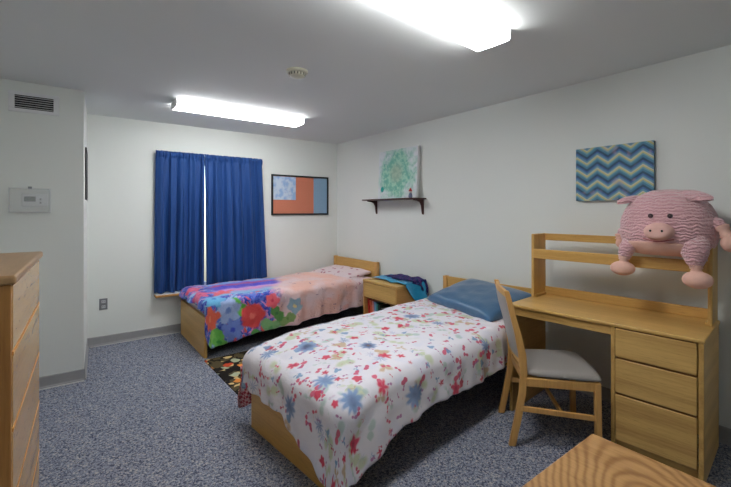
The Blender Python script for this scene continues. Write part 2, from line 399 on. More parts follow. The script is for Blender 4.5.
obj('body', lathe([(0, 0), (.020, 0), (.024, .02), (.018, .045), (.012, .056), (0, .058)], 16), plain('figurine_blue', (120, 130, 160), .4), t, smooth=True)
obj('head', ellipsoid((0, 0, .072), (.018, .018, .018), 16, 10), plain('figurine_pale', (230, 210, 200), .4), t, smooth=True)
obj('cap', lathe([(0, .115), (.006, .11), (.016, .09), (.022, .078), (.018, .076), (0, .08)], 16), plain('figurine_red', (196, 50, 56), .4), t, smooth=True)
m, b, n = new_mat('chevron_print', None, .75, .3)
v = n.coord('Object'); x, y, z = n.xyz(v)
zig = n.m('MULTIPLY', n.m('ABSOLUTE', n.m('SUBTRACT', n.m('FRACT', n.m('ADD', n.m('DIVIDE', y, .148), .08)), .5)), .148 * .75)
hpos = n.m('FRACT', n.m('DIVIDE', n.m('ADD', n.m('ADD', z, zig), n.m('MULTIPLY', n.noise(v, 20, 2).outputs[0], .006)), .094))
cr = n.n.new('ShaderNodeValToRGB'); cr.color_ramp.interpolation = 'CONSTANT'; n.l.new(hpos, cr.inputs[0])
cols = [(0, (40, 70, 104)), (.18, (72, 128, 160)), (.36, (120, 170, 186)), (.50, (206, 200, 130)), (.62, (214, 206, 186)), (.70, (110, 158, 180)), (.86, (70, 104, 168))]
els = cr.color_ramp.elements; els[0].color = rgb(*cols[0][1])
els[1].position = cols[1][0]; els[1].color = rgb(*cols[1][1])
for p_, c_ in cols[2:]: e = els.new(p_); e.color = rgb(*c_)
q = n.noise(v, 26, 3)
c = n.mix(n.m('MULTIPLY', q.outputs[0], .35), cr.outputs[0], rgb(120, 150, 150)); c = n.mix(n.m('MULTIPLY', n.step(n.noise(n.coord('Object', loc=(5, 2, 1)), 12, 2).outputs[0], .55, .7), .4), c, rgb(190, 160, 170))
n.put(b.inputs['Base Color'], c)
t = empty('chevron_canvas', (X1, .955, 1.505), 0, 'small canvas with blue, teal and yellow chevron zigzags on the wall above the desk', 'painting')
obj('printed_face', box(-.034, -.03, 0, .515, 0, .405), m, t)
obj('canvas_wrap', box(-.03, 0, 0, .515, 0, .405), plain('canvas_edge', (96, 122, 140), .8), t, bevel=.003)

# ------------------------------------------------------------------ rug
m, b, n = new_mat('dark_floral_mat', None, .95, .1); M_rug = m
v = n.coord('Object'); w_ = n.noise(v, 9, 2); vv = n.vadd(v, n.vscale(w_.outputs[1], .12))
va = n.vor(vv, 9.5); ca = n.xyz(va.outputs['Color']); vb = n.vor(vv, 15); cb_ = n.xyz(vb.outputs['Color'])
c = n.mix(n.step(cb_[0], .45, .47), rgb(36, 32, 30), rgb(84, 74, 52))
c = n.mix(n.m('MULTIPLY', n.step(cb_[1], .70, .72), n.step(vb.outputs['Distance'], .5, .42)), c, rgb(214, 186, 130))
fl = n.step(va.outputs['Distance'], .50, .40)
fc = n.mix(n.step(ca[1], .35, .37), rgb(196, 76, 48), n.mix(n.step(ca[1], .62, .64), rgb(222, 140, 70), rgb(170, 178, 150)))
c = n.mix(n.m('MULTIPLY', fl, n.step(ca[0], .35, .37)), c, fc)
c = n.mix(n.m('MULTIPLY', n.step(va.outputs['Distance'], .14, .08), n.step(ca[0], .35, .37)), c, rgb(80, 34, 24))
n.put(b.inputs['Base Color'], c); n.put(b.inputs['Normal'], n.bump(n.noise(v, 200, 2).outputs[0], .5, .003))
bm = grid(10, 20, lambda u, v: (u * .56, -v * 1.06, .009)); 
tag(obj('floor_mat', bm, M_rug, solid=.008, loc=(1.0, 3.885, 0)), 'dark floral floor mat in orange, cream and olive lying between the two beds', 'mat').rotation_euler = (0, 0, rad(1.5))

# ------------------------------------------------------------------ beds
BL = 2.17
def bed(x, y, rz, label):
    t = empty('bed_frame', (x, y, 0), rz, label, 'bed')
    obj('footboard', box(0, .03, -.485, .485, .0, .395), OYh, t, bevel=.004)
    obj('headboard', box(BL - .034, BL - .008, -.485, .485, .40, .757), OYh, t, bevel=.004)
    for s in (-1, 1):
        obj('headboard_post', box(BL - .05, BL, s * .485 - .022, s * .485 + .022, 0, .762), OCH, t, bevel=.004)
        obj('side_rail', box(.03, BL - .05, s * .46 - .012, s * .46 + .012, .262, .345), OXr, t, bevel=.003)
    obj('mattress_deck', box(.03, BL - .05, -.448, .448, .27, .295), M_dark, t)
    return t
M_mat = plain('mattress_ticking', (206, 190, 200), .8)
def mattress(x, y, rz, label):
    t = empty('mattress', (x, y, .296), rz, label, 'mattress')
    obj('mattress_body', box(.04, BL - .055, -.445, .445, 0, .215), M_mat, t, bevel=.04, segs=4)

def duvet(name, x, y, rz, mat, label, cat, Dn, Df, Dfoot, ztop, wr, seed, xe=2.08, hump=None, R=.075, fk=.4, xf=-.005, wn=.500, wf=.495):
    """Dn, Df, Dfoot: functions giving skirt drop on near side(s), far side(s) and foot(t)"""
    t = empty(name, (x, y, 0), rz, label, cat)
    nx, ny, ns = 150, 66, 26
    cols = [('s', (ns - k) / ns) for k in range(ns)] + [('t', k / nx) for k in range(nx + 1)]
    rows = [('n', (ns - k) / ns) for k in range(ns)] + [('t', k / ny) for k in range(ny + 1)] + [('f', (k + 1) / ns) for k in range(ns)]
    bm = bmesh.new(); uvl = bm.loops.layers.uv.new('UVMap'); V = []; UV = []
    for ck, cv in cols:
        rv, ru = [], []
        for rk, rw in rows:
            ex = cv if ck == 's' else 0.0; ey = rw if rk in 'nf' else 0.0
            bx = xf + R * .6 if ck == 's' else xf + R * .6 + (xe - xf - R * .6) * cv
            by = (-wn + R * .6) if rk == 'n' else (wf - R * .6) if rk == 'f' else (-wn + R * .6) + (wn + wf - R * 1.2) * rw
            mm = max(ex, ey)
            # top height with puff
            tx = min(1, max(0, (bx - xf) / .35)); ty = min(1, min(by + wn, wf - by) / .22)
            zt = ztop + .018 * sin(pi / 2 * max(0, ty)) * (.5 + .5 * tx) + wr * (nz(bx * 3.1, by * 3.4, seed) * .55 + nz(bx * 8 + by * 3, by * 7, seed + 3) * .3 + .12 * nz(bx * 21, by * 19, seed + 5))
            if hump: zt += hump(bx, by)
            if mm > 0:
                nx_, ny_ = -ex, (-ey if rk == 'n' else ey); l = sqrt(nx_ * nx_ + ny_ * ny_); nx_ /= l; ny_ /= l
                wfoot = nx_ * nx_
                Ds = Dn(bx) if rk == 'n' else Df(bx)
                D = Dfoot(by) * wfoot + Ds * (1 - wfoot) if (ex > 0 and ey > 0) else (Dfoot(by) if ex > 0 else Ds)
                if ex > 0 and ey > 0: D += .05 * sin(pi * wfoot) ** 2
                d = mm * (D + R * .57)
                q = R * pi / 2
                if d < q: out = R * sin(d / R); dz = R * (1 - cos(d / R))
                else: out = R + .05 * (d - q); dz = R + (d - q)
                per = bx * (1 if ey > 0 else 0) + by * (1 if ex > 0 and ey == 0 else 0) + atan2(abs(ny_), abs(nx_)) * .16
                fa = (d / (D + .001)) ** 1.3
                fold = fk * (.016 * sin(per * 21 + seed + 2 * nz(per * 2, 0, seed)) + .010 * sin(per * 47 + seed * 2 + d * 6) + .014 * nz(per * 5, d * 4, seed + 9))
                out += fold * fa + wr * .5 * nz(bx * 7, d * 8 + by * 7, seed + 2) * min(1, mm * 3)
                px, py, pz = bx + nx_ * out, by + ny_ * out, zt - dz
                uu = bx + nx_ * d; vv_ = by + ny_ * d
            else: px, py, pz, uu, vv_ = bx, by, zt, bx, by
            rv.append(bm.verts.new((px, py, pz))); ru.append((uu, vv_))
        V.append(rv); UV.append(ru)
    for i in range(len(cols) - 1):
        for j in range(len(rows) - 1):
            q = ((i, j), (i + 1, j), (i + 1, j + 1), (i, j + 1)); f = bm.faces.new([V[a][c_] for a, c_ in q])
            for lp, (a, c_) in zip(f.loops, q): lp[uvl].uv = UV[a][c_]
    o = obj('cover', bm, mat, t, smooth=True, solid=.016)
    return t, o

# --- white floral duvet print (bed by the desk)
def petals(n, vec, cx, cy, r, k, amp, soft=.25, rot=0.0, sx=1.0):
    """soft-edged flower with k petals centred at cx, cy in the cloth's own coordinates"""
    x, y, z = vec
    dx = n.m('MULTIPLY', n.m('SUBTRACT', x, cx), sx); dy = n.m('SUBTRACT', y, cy)
    rr = n.m('SQRT', n.m('ADD', n.m('MULTIPLY', dx, dx), n.m('MULTIPLY', dy, dy)))
    an = n.m('ARCTAN2', dy, dx)
    lim = n.m('MULTIPLY_ADD', n.m('SINE', n.m('MULTIPLY_ADD', an, float(k), rot)), r * amp, r)
    return n.step(n.m('SUBTRACT', lim, rr), -r * soft, r * soft), rr, an
def scatter(n, uv, scale, cut, rad_, k, amp, loc, soft=.12, ch=0, stretch=(1, 1, 1)):
    """flowers in random voronoi cells"""
    mp = n.n.new('ShaderNodeMapping'); n.l.new(uv, mp.inputs[0]); mp.inputs['Location'].default_value = loc; mp.inputs['Scale'].default_value = stretch
    vo = n.vor(mp.outputs[0], scale, .85); col = n.xyz(vo.outputs['Color'])
    sc = n.vscale(mp.outputs[0], scale); ps = n.vscale(vo.outputs['Position'], scale)
    dv = n.xyz(n.vadd(sc, ps, 'SUBTRACT'))
    an = n.m('ADD', n.m('ARCTAN2', dv[1], dv[0]), n.m('MULTIPLY', col[2], 6.0))
    lim = n.m('MULTIPLY', n.m('MULTIPLY_ADD', n.m('SINE', n.m('MULTIPLY', an, float(k))), rad_ * amp, rad_), n.m('MULTIPLY_ADD', col[1], .5, .7))
    mk = n.step(n.m('SUBTRACT', lim, vo.outputs['Distance']), -soft, soft)
    return n.m('MULTIPLY', mk, n.step(col[ch], cut, cut + .01)), vo.outputs['Distance'], col
m, b, n = new_mat('white_floral_cotton', None, .75, .25, 0, .15); M_duv2 = m
uvn = n.n.new('ShaderNodeTexCoord').outputs['UV']
warp = n.noise(uvn, 24, 2); uvw = n.vadd(uvn, n.vscale(n.vadd(warp.outputs[1], (.5, .5, .5), 'SUBTRACT'), .022))
c = rgb(230, 228, 236)
c = n.mix(n.m('MULTIPLY', n.step(n.noise(uvn, 7, 3).outputs[0], .5, .66), .45), c, rgb(214, 218, 236))
for (sc, cut, r_, k, amp, loc, soft, st, col, al) in [
    (7.0, .40, .36, 2, .30, (3, 7, 0), .10, (1, 1, 1), (196, 206, 172), .85),
    (8.5, .50, .30, 2, .4, (9, 1, 0), .09, (1, 1, 1), (172, 196, 190), .75),
    (8.0, .66, .30, 3, .3, (1, 4, 0), .08, (1, 1, 1), (196, 168, 132), .85),
    (11., .55, .26, 2, .55, (5, 2, 0), .05, (1, 1, 1), (214, 78, 112), .9),
    (15., .55, .25, 2, .4, (8, 6, 0), .05, (1, 1, 1), (196, 62, 104), .9),
    (20., .62, .26, 2, .5, (2, 9, 0), .06, (1, 1, 1), (170, 92, 152), .8),
    (9.5, .50, .24, 5, .14, (6, 3, 0), .05, (1, 1, 1), (206, 48, 82), .95),
    (13., .68, .28, 3, .2, (4, 8, 0), .05, (1, 1, 1), (110, 152, 192), .85)]:
    mk, d_, cc = scatter(n, uvw, sc, cut, r_, k, amp, loc, soft, 0, st)
    c = n.mix(n.m('MULTIPLY', mk, al), c, rgb(*col))
mk, d_, cc = scatter(n, uvw, 5.0, .42, .31, 9, .14, (7.3, 2.2, 0), .07)
blue = n.mix(n.step(d_, .27, .05), rgb(122, 152, 196), rgb(34, 54, 106))
c = n.mix(n.m('MULTIPLY', mk, .92), c, blue)
c = n.mix(n.m('MULTIPLY', mk, n.step(d_, .075, .045)), c, rgb(120, 96, 92))
mk, d_, cc = scatter(n, uvw, 5.0, .60, .20, 5, .2, (1.3, 5.2, 0), .05)
c = n.mix(n.m('MULTIPLY', mk, .95), c, n.mix(n.step(d_, .12, .03), rgb(214, 60, 92), rgb(176, 34, 70)))
n.put(b.inputs['Base Color'], c); n.put(b.inputs['Normal'], n.bump(n.noise(uvn, 16, 4, .6).outputs[0], .35, .012))

# --- peach and blue bouquet print (bed under the window)
m, b, n = new_mat('bouquet_print_comforter', None, .6, .3, 0, .2); M_duv1 = m
uvn = n.n.new('ShaderNodeTexCoord').outputs['UV']
wr_ = n.noise(uvn, 5, 3); uvw = n.vadd(uvn, n.vscale(n.vadd(wr_.outputs[1], (.5, .5, .5), 'SUBTRACT'), .10))
U = n.xyz(uvw); Ur = n.xyz(uvn)
pe = n.mix(n.step(n.noise(uvn, 3, 3).outputs[0], .4, .65), rgb(236, 186, 172), rgb(232, 204, 206))
mk, d_, cc = scatter(n, uvn, 12, .62, .20, 2, .5, (2, 1, 0), .05); pe = n.mix(n.m('MULTIPLY', mk, .75), pe, rgb(150, 92, 128))
mk, d_, cc = scatter(n, uvn, 9, .6, .26, 2, .4, (5, 1, 0), .1); pe = n.mix(n.m('MULTIPLY', mk, .5), pe, rgb(238, 150, 130))
# head end is paler pink
pe = n.mix(n.m('MULTIPLY', n.step(Ur[0], 1.65, 1.85), .7), pe, rgb(226, 208, 216))
mk, d_, cc = scatter(n, uvn, 16, .5, .22, 3, .4, (7, 3, 0), .05); pe = n.mix(n.m('MULTIPLY', n.m('MULTIPLY', mk, n.step(Ur[0], 1.6, 1.8)), .8), pe, rgb(172, 88, 118))
# blue ground at foot
bl = n.mix(n.step(n.noise(uvn, 11, 3, .6, 1.0).outputs[0], .42, .58), rgb(34, 56, 176), rgb(92, 120, 214))
bl = n.mix(n.step(n.noise(n.coord('UV', loc=(4, 2, 0)), 8, 3, .6, 1.0).outputs[0], .54, .62), bl, rgb(150, 190, 226))
bl = n.mix(n.step(n.noise(n.coord('UV', loc=(1, 8, 0)), 7, 3, .6, 1.5).outputs[0], .57, .64), bl, rgb(226, 150, 204))
bl = n.mix(n.step(n.noise(n.coord('UV', loc=(9, 5, 0)), 7, 3, .6, 1.5).outputs[0], .60, .66), bl, rgb(232, 96, 84))
# bands on the top surface
tv = U[1]
band = n.n.new('ShaderNodeValToRGB'); n.l.new(n.step(tv, -.40, .48), band.inputs[0])
bc = [(0, (120, 190, 226)), (.13, (226, 130, 196)), (.25, (210, 160, 214)), (.33, (92, 84, 206)), (.50, (70, 72, 204)), (.58, (200, 70, 120)), (.66, (120, 100, 214)), (.76, (130, 190, 232)), (.88, (90, 150, 226)), (1, (232, 150, 130))]
els = band.color_ramp.elements; els[0].color = rgb(*bc[0][1]); els[1].position = 1; els[1].color = rgb(*bc[-1][1])
for p_, c_ in bc[1:-1]: e = els.new(p_); e.color = rgb(*c_)
ontop = n.m('MULTIPLY', n.step(Ur[1], -.42, -.36), n.step(Ur[0], .16, .26))
bl = n.mix(ontop, bl, band.outputs[0])
edge = n.m('ADD', n.m('ADD', Ur[0], n.m('MULTIPLY', wr_.outputs[0], .35)), n.m('MULTIPLY', n.m('MAXIMUM', Ur[1], -.45), -.55))
f = n.step(edge, 1.10, 1.22)
c = n.mix(f, bl, pe)
FL = [  # cx, cy, r, petals, amp, colour, core colour
    (.95, -.66, .085, 5, .16, (96, 160, 210), (232, 214, 150)),
    (.86, -.80, .07, 2, .4, (150, 176, 110), (110, 150, 80)), (.66, -.86, .10, 3, .3, (140, 190, 130), (90, 160, 90)), (.74, -.72, .075, 2, .4, (110, 170, 90), (70, 130, 70)),
    (.32, -.58, .085, 2, .45, (110, 200, 80), (60, 150, 50)), (.52, -.90, .06, 2, .4, (96, 176, 90), (60, 130, 60)),
    (.69, -.58, .075, 5, .12, (240, 110, 120), (214, 60, 90)), (.84, -.57, .05, 4, .1, (226, 190, 200), (236, 220, 220)),
    (.22, -.60, .12, 6, .15, (178, 200, 238), (120, 150, 220)), (.26, -.80, .10, 7, .2, (130, 160, 230), (60, 80, 200)),
    (.02, -.66, .11, 5, .18, (240, 92, 72), (250, 150, 110)), (.13, -.90, .10, 2, .45, (120, 200, 90), (60, 150, 60)), (.0, -.86, .07, 2, .5, (150, 216, 110), (80, 160, 60)),
    (.47, -.70, .125, 5, .06, (232, 56, 66), (252, 130, 120)), (.10, -.45, .10, 6, .2, (120, 200, 236), (60, 130, 210)), (.03, -.18, .10, 5, .2, (236, 110, 150), (200, 60, 110)), (.25, -.22, .10, 5, .3, (240, 110, 130), (240, 80, 80)),
    (.06, .18, .09, 4, .2, (236, 80, 110), (240, 120, 160))]
wf_ = n.noise(uvn, 26, 3); Uf = n.xyz(n.vadd(uvn, n.vscale(n.vadd(wf_.outputs[1], (.5, .5, .5), 'SUBTRACT'), .05)))
streak = n.m('MULTIPLY', n.noise(uvn, 38, 3, .7, 1.2).outputs[0], .55)
for cx, cy, r_, k, amp, c1, c2 in FL:
    mk, rr, an = petals(n, Uf, cx, cy, r_, k, amp, .12, cx * 30)
    inner = n.m('MULTIPLY', n.m('MULTIPLY_ADD', n.m('SINE', n.m('ADD', n.m('MULTIPLY', an, 3.0), n.m('MULTIPLY', rr, 110.0))), .5, .5), .3)
    c = n.mix(mk, c, n.mix(n.m('MAXIMUM', n.m('MAXIMUM', inner, streak), n.step(rr, r_ * .4, r_ * .15)), rgb(*c1), rgb(*c2)))
n.put(b.inputs['Base Color'], c); n.put(b.inputs['Normal'], n.bump(n.noise(uvn, 17, 5, .65, .8).outputs[0], .8, .02))

B1 = (1.01, 4.435, rad(.6)); B2 = (.99, 2.035, rad(5.5))
bed(*B1, 'light oak bed frame standing under the curtained window')
bed(*B2, 'light oak bed frame standing between the nightstand and the desk')
mattress(*B1, 'pale mattress on the bed frame under the window')
mattress(*B2, 'pale mattress on the bed frame beside the desk')
duvet('comforter', *B1, M_duv1, 'peach comforter with blue and red bouquet print, on the bed under the window', 'comforter',
      lambda x: .46 - .14 * (x / 2.1) ** .7 + .01 * sin(x * 9), lambda x: .12, lambda y: .10, .555, .032, 2.0, xf=.015, fk=.6, wf=.435, wn=.485,
      hump=lambda x, y: .02 * exp(-((x - 1.55) / .25) ** 2) )
duvet('duvet', *B2, M_duv2, 'white duvet with red and navy flowers, on the bed beside the desk', 'duvet',
      lambda x: (.40 - .095 * min(1, max(0, x / .35)) - .04 * min(1, max(0, x / 1.6)) + .008 * sin(x * 7)), lambda x: .25, lambda y: .235 + .17 * max(0, min(1, (-.0 - y) / .4)), .575, .022, 5.0, xe=2.06, xf=-.03, R=.095, wn=.488,
      hump=lambda x, y: -.055 * max(0, 1 - x / .45) ** 2)
# checked lining of the duvet hanging at the far foot corner
m, b, n = new_mat('red_white_check', None, .8, .2)
ck = n.n.new('ShaderNodeTexChecker'); n.l.new(n.coord('Object', rot=(.4, .3, .5)), ck.inputs[0]); ck.inputs['Scale'].default_value = 62; ck.inputs[1].default_value = rgb(178, 72, 88); ck.inputs[2].default_value = rgb(216, 172, 178)
n.put(b.inputs['Base Color'], ck.outputs[0])
bm = grid(26, 20, lambda u, v: (-.0 + .13 * u + .01 * sin(v * 6), .03 + .02 * sin(u * 9 + 1) + .035 * v * sin(u * 5 + .5), -v * (.25 + .04 * sin(u * 4 + 1)) + .02))
t = empty('blanket', (.915, 2.585, .35), rad(8), 'red and white checked blanket corner hanging at the foot of the desk-side bed', 'blanket')
obj('blanket_cloth', bm, m, t, smooth=True, solid=.008)

# ------------------------------------------------------------------ pillows
def pillow_mesh(L, W, T, seed, nu=40, nv=30, wr=.01):
    bm = bmesh.new()
    for s in (1, -1):
        def fn(u, v, s=s):
            a, c_ = 2 * u - 1, 2 * v - 1
            e = max(0, (1 - a ** 4)) ** .5 * max(0, (1 - c_ ** 4)) ** .5
            pin = 1 - .05 * (1 - abs(a)) * 0 - .045 * (1 - a * a) * abs(c_) ** 3
            pin2 = 1 - .045 * (1 - c_ * c_) * abs(a) ** 3
            return (c_ * W / 2 * pin, a * L / 2 * pin2, s * (T / 2 * e ** .8) + s * wr * e * nz(a * 3, c_ * 3, seed + s) + .0)
        grid(nu, nv, fn, bm)
    bmesh.ops.remove_doubles(bm, verts=bm.verts, dist=.0008); return bm
m, b, n = new_mat('steel_blue_satin', rgb(52, 96, 134), .38, .5, 0, .3)
n.put(b.inputs['Normal'], n.bump(n.noise(n.coord('Object'), 9, 3, .5, .6).outputs[0], .3, .02)); M_sat = m
t = empty('pillow', (2.83, 2.13, .665), 0, 'steel blue satin pillow lying against the headboard beside the desk', 'pillow')
t.rotation_euler = (rad(2), rad(-13), rad(-8)); obj('pillowcase', pillow_mesh(.78, .56, .15, 3), M_sat, t, smooth=True)
t = empty('pillow', (2.92, 4.48, .590), 0, 'pale pink print pillow at the headboard of the window-side bed', 'pillow')
m, b, n = new_mat('pink_print_sham', None, .7, .3)
cc = n.coord('Object'); vo = n.vor(cc, 16); c = n.mix(n.m('MULTIPLY', n.step(vo.outputs['Distance'], .42, .3), n.step(n.xyz(vo.outputs['Color'])[0], .5, .52)), rgb(230, 212, 216), rgb(186, 110, 132)); n.put(b.inputs['Base Color'], c)
t.rotation_euler = (0, rad(-7), rad(3)); obj('pillowcase', pillow_mesh(.84, .46, .09, 8), m, t, smooth=True)

# ------------------------------------------------------------------ nightstands
def nightstand(x, y, rz, w, d, h, label, topmat=None):
    t = empty('nightstand', (x, y, 0), rz, label, 'nightstand')
    obj('table_top', box(-.004, d, -.004, w + .004, h - .026, h), topmat or OY, t, bevel=.006, segs=3)
    for yy in (0, w - .02): obj('side_panel', box(0, d - .005, yy, yy + .02, 0, h - .026), OXr if topmat is None else OZ, t, bevel=.002)
    obj('back_panel', box(d - .02, d - .008, .02, w - .02, .06, h - .026), OY, t)
    obj('shelf_board', box(.01, d - .02, .02, w - .02, .12, .138), OY, t)
    dr = obj('drawer', box(.0, .018, .022, w - .022, h - .20, h - .034), OYd, t, bevel=.003)
    obj('finger_pull', box(.004, .04, .06, w - .06, h - .212, h - .202), M_groove, dr)
    obj('toe_kick', box(.02, .035, .02, w - .02, 0, .12), OY, t)
    return t
nightstand(2.752, 3.118, 0, .60, .44, .62, 'oak nightstand with one drawer and open book shelf, standing between the two beds')
cath = oak('oak_cathedral_top', 'y', lo=(146, 102, 58), hi=(196, 152, 98), rings=1.1, centre=(.36, .38, .9, 2.6, rad(-42)), rough=.35)
nt2 = nightstand(1.545, .655, pi, .62, .54, .60, 'oak nightstand with swirling grain on its bare top, in front of the desk drawers', cath)

# towel and scarf on the nightstand
def cloth_over(name, label, cat, mat, x0, x1, ya, drop, z0, seed, diag, group=None):
    t = empty(name, (2.752, 3.11, .62), 0, label, cat)
    def fn(u, v):
        x = x0 + (x1 - x0) * u; L1 = ya; tot = ya + drop
        s = v * tot
        hang = diag(u)
        if s < L1:
            y = ya - s; z = z0 + .012 * (1 + nz(x * 14, y * 12, seed)) + .004 * sin(y * 26 + seed) * (.5 + .5 * sin(x * 17))
            z = max(z, .004)
            return (x + .01 * sin(y * 20), y, z)
        k = (s - L1) / drop
        return (x + .012 * sin(k * 4 + u * 5), -.012 - .012 * (1 + sin(u * 9 + seed)) * k - .004, z0 - .0 + .012 - k * hang)
    obj('cloth', grid(36, 50, fn), mat, t, smooth=True, solid=.006)
    return t, fn
m_cy, b, n = new_mat('cyan_terry', None, .9, .1, 0, .4); n.put(b.inputs['Base Color'], n.mix(n.noise(n.coord('Object'), 40, 2).outputs[0], rgb(24, 140, 190), rgb(46, 168, 214)))
m_nv, b, n = new_mat('navy_print_scarf', None, .8, .2)
v = n.coord('Object'); vo = n.vor(v, 34); c = n.mix(n.step(n.noise(v, 26, 3).outputs[0], .5, .6), rgb(32, 38, 92), rgb(84, 44, 104)); c = n.mix(n.m('MULTIPLY', n.step(vo.outputs['Distance'], .3, .2), .7), c, rgb(46, 96, 150)); n.put(b.inputs['Base Color'], c)
cloth_over('towel', 'bright cyan towel draped over the nightstand between the beds', 'towel', m_cy, .10, .425, .56, .22, .010, 1.0, lambda u: .02 + .24 * min(1, u * 1.6))
ts, sfn = cloth_over('scarf', 'navy and purple patterned scarf lying on the cyan towel', 'scarf', m_nv, .20, .43, .46, .12, .030, 4.0, lambda u: .03 + .13 * u ** 2)
bm = bmesh.new()
for i in range(14):
    p = Vector(sfn(.5 + .5 * i / 13, 1.0)); tube([p, p + Vector((.002 * sin(i), -.004, -.02)), p + Vector((.004 * sin(i * 2), -.003, -.042))], .0025, 5, bm)
obj('fringe', bm, m_nv, ts)

# books on the open shelf
def book(y, th, hgt, dep, tilt, c1, label):
    t = empty('book', (2.80, y, .138), 0, label, 'book'); t.rotation_euler = (rad(tilt), 0, 0)
    mt = plain('book_cover', c1, .5)
    bm = box(0, dep, 0, .002, 0, hgt); box(0, dep, th - .002, th, 0, hgt, bm); box(-.002, 0, 0, th, 0, hgt, bm)
    obj('cover', bm, mt, t)
    obj('pages', box(.001, dep - .004, .002, th - .002, .003, hgt - .003), plain('paper', (226, 220, 204), .9), t)
for a in [(3.640, .024, .258, .17, -7, (198, 48, 42), 'tall red book leaning in the open nightstand shelf, at its window end'),
          (3.602, .026, .245, .17, -5, (232, 110, 74), 'orange-red book beside the tall red book in the nightstand'),
          (3.566, .020, .240, .16, -4, (226, 150, 150), 'thin pink book beside the orange-red book in the nightstand'),
          (3.530, .026, .235, .16, -3, (130, 172, 206), 'light blue book beside the thin pink book in the nightstand'),
          (3.500, .020, .225, .15, -2, (70, 146, 140), 'teal book beside the light blue book in the nightstand'),
          (3.462, .032, .215, .15, 0, (34, 52, 44), 'thick dark green book in the nightstand shelf, furthest from the red books'.replace('furthest', 'most distant')),
          (3.420, .036, .18, .15, 0, (40, 36, 42), 'short black book beside the thick dark green book in the nightstand')]:
    book(*a)

# ------------------------------------------------------------------ desk with hutch
DR = rad(5.0); DX, DY = 2.585, .562
DW, DD, DH = 1.06, .55, .765
t = empty('desk', (DX, DY, 0), DR, 'oak pedestal desk with three drawers and raised shelf hutch, against the wall', 'desk')
bm = box(0, DD, -.006, DW + .006, DH - .022, DH); obj('desk_top', bm, OY, t, bevel=.006, segs=3)
obj('end_panel', box(.008, DD, 0, .022, 0, DH - .022), OX, t, bevel=.002)
obj('end_panel', box(.008, DD, DW - .022, DW, 0, DH - .022), OX, t, bevel=.002)
obj('pedestal_panel', box(.004, DD, .40, .42, 0, DH - .022), OX, t, bevel=.002)
obj('apron', box(.012, .03, .422, DW - .023, DH - .075, DH - .023), OYd, t, bevel=.002)
obj('toe_kick', box(.04, .055, .023, .399, 0, .08), OY, t)
obj('pedestal_back', box(DD - .02, DD - .01, .023, .399, .04, DH - .03), OY, t)
for z0, z1 in ((.573, .737), (.363, .560), (.085, .350)):
    dr = obj('drawer', box(.0, .02, .026, .397, z0, z1), OYd, t, bevel=.004)
    obj('finger_pull', box(.006, .035, .03, .393, z1 + .001, z1 + .012) if z1 < .7 else box(.008, .035, .03, .393, z1, z1 + .005), M_groove, dr)
# hutch on the desk
hz = 1.25
ht = empty('desk_hutch', (DX, DY, DH), DR, 'open oak shelf hutch standing on the desk top, holding the pink pig', 'desk hutch')
h0, h1 = .335, .545
for yy in (.004, DW - .026):
    obj('side_panel', box(h0, h1, yy, yy + .022, 0, hz - DH), OZ, ht, bevel=.006, segs=3)
    f = obj('foot_cleat', box(h0 + .01, h1 - .01, yy - .012 if yy > .5 else yy + .02, yy + .002 if yy > .5 else yy + .034, 0, .02), OX, ht, bevel=.003)
obj('shelf_board', box(h0 + .012, h1, .026, DW - .026, .300, .318), OY, ht, bevel=.002)
obj('shelf_lip', box(h0 - .004, h0 + .014, .024, DW - .022, .300, .372), OYh, ht, bevel=.005, segs=3)
obj('back_rail', box(h1 - .02, h1, .026, DW - .026, .43, .483), OYh, ht, bevel=.003)
obj('lower_rail', box(h1 - .02, h1, .026, DW - .026, 0, .062), OYh, ht, bevel=.003)

# ------------------------------------------------------------------ chair
CA = rad(-47)
t = empty('desk_chair', (2.475, 1.298, 0), CA, 'oak chair with grey vinyl seat and curved padded back, pulled up to the desk', 'chair')
M_vin = plain('grey_vinyl', (158, 154, 150), .42, .5, var=.04, bump=.15, scale=120)
def bar(p, q, w, d, bm=None):
    bm = bm or bmesh.new(); p = Vector(p); q = Vector(q); dr_ = (q - p).normalized()
    up = Vector((0, 0, 1)) if abs(dr_.z) < .9 else Vector((1, 0, 0)); s = dr_.cross(up).normalized(); u = s.cross(dr_)
    A = [bm.verts.new(p + s * a * w / 2 + u * c_ * d / 2) for a, c_ in ((-1, -1), (1, -1), (1, 1), (-1, 1))]
    B = [bm.verts.new(q + s * a * w / 2 + u * c_ * d / 2) for a, c_ in ((-1, -1), (1, -1), (1, 1), (-1, 1))]
    bm.faces.new(A[::-1]); bm.faces.new(B)
    for i in range(4): bm.faces.new((A[i], A[(i + 1) % 4], B[(i + 1) % 4], B[i]))
    return bm
prof = [(-.280, 0), (-.248, .16), (-.22, .32), (-.212, .44), (-.222, .56), (-.246, .68), (-.278, .80), (-.306, .915), (-.314, .94)]
def wid(z): return .042 if z < .5 else .048 - .018 * (z - .5) / .44
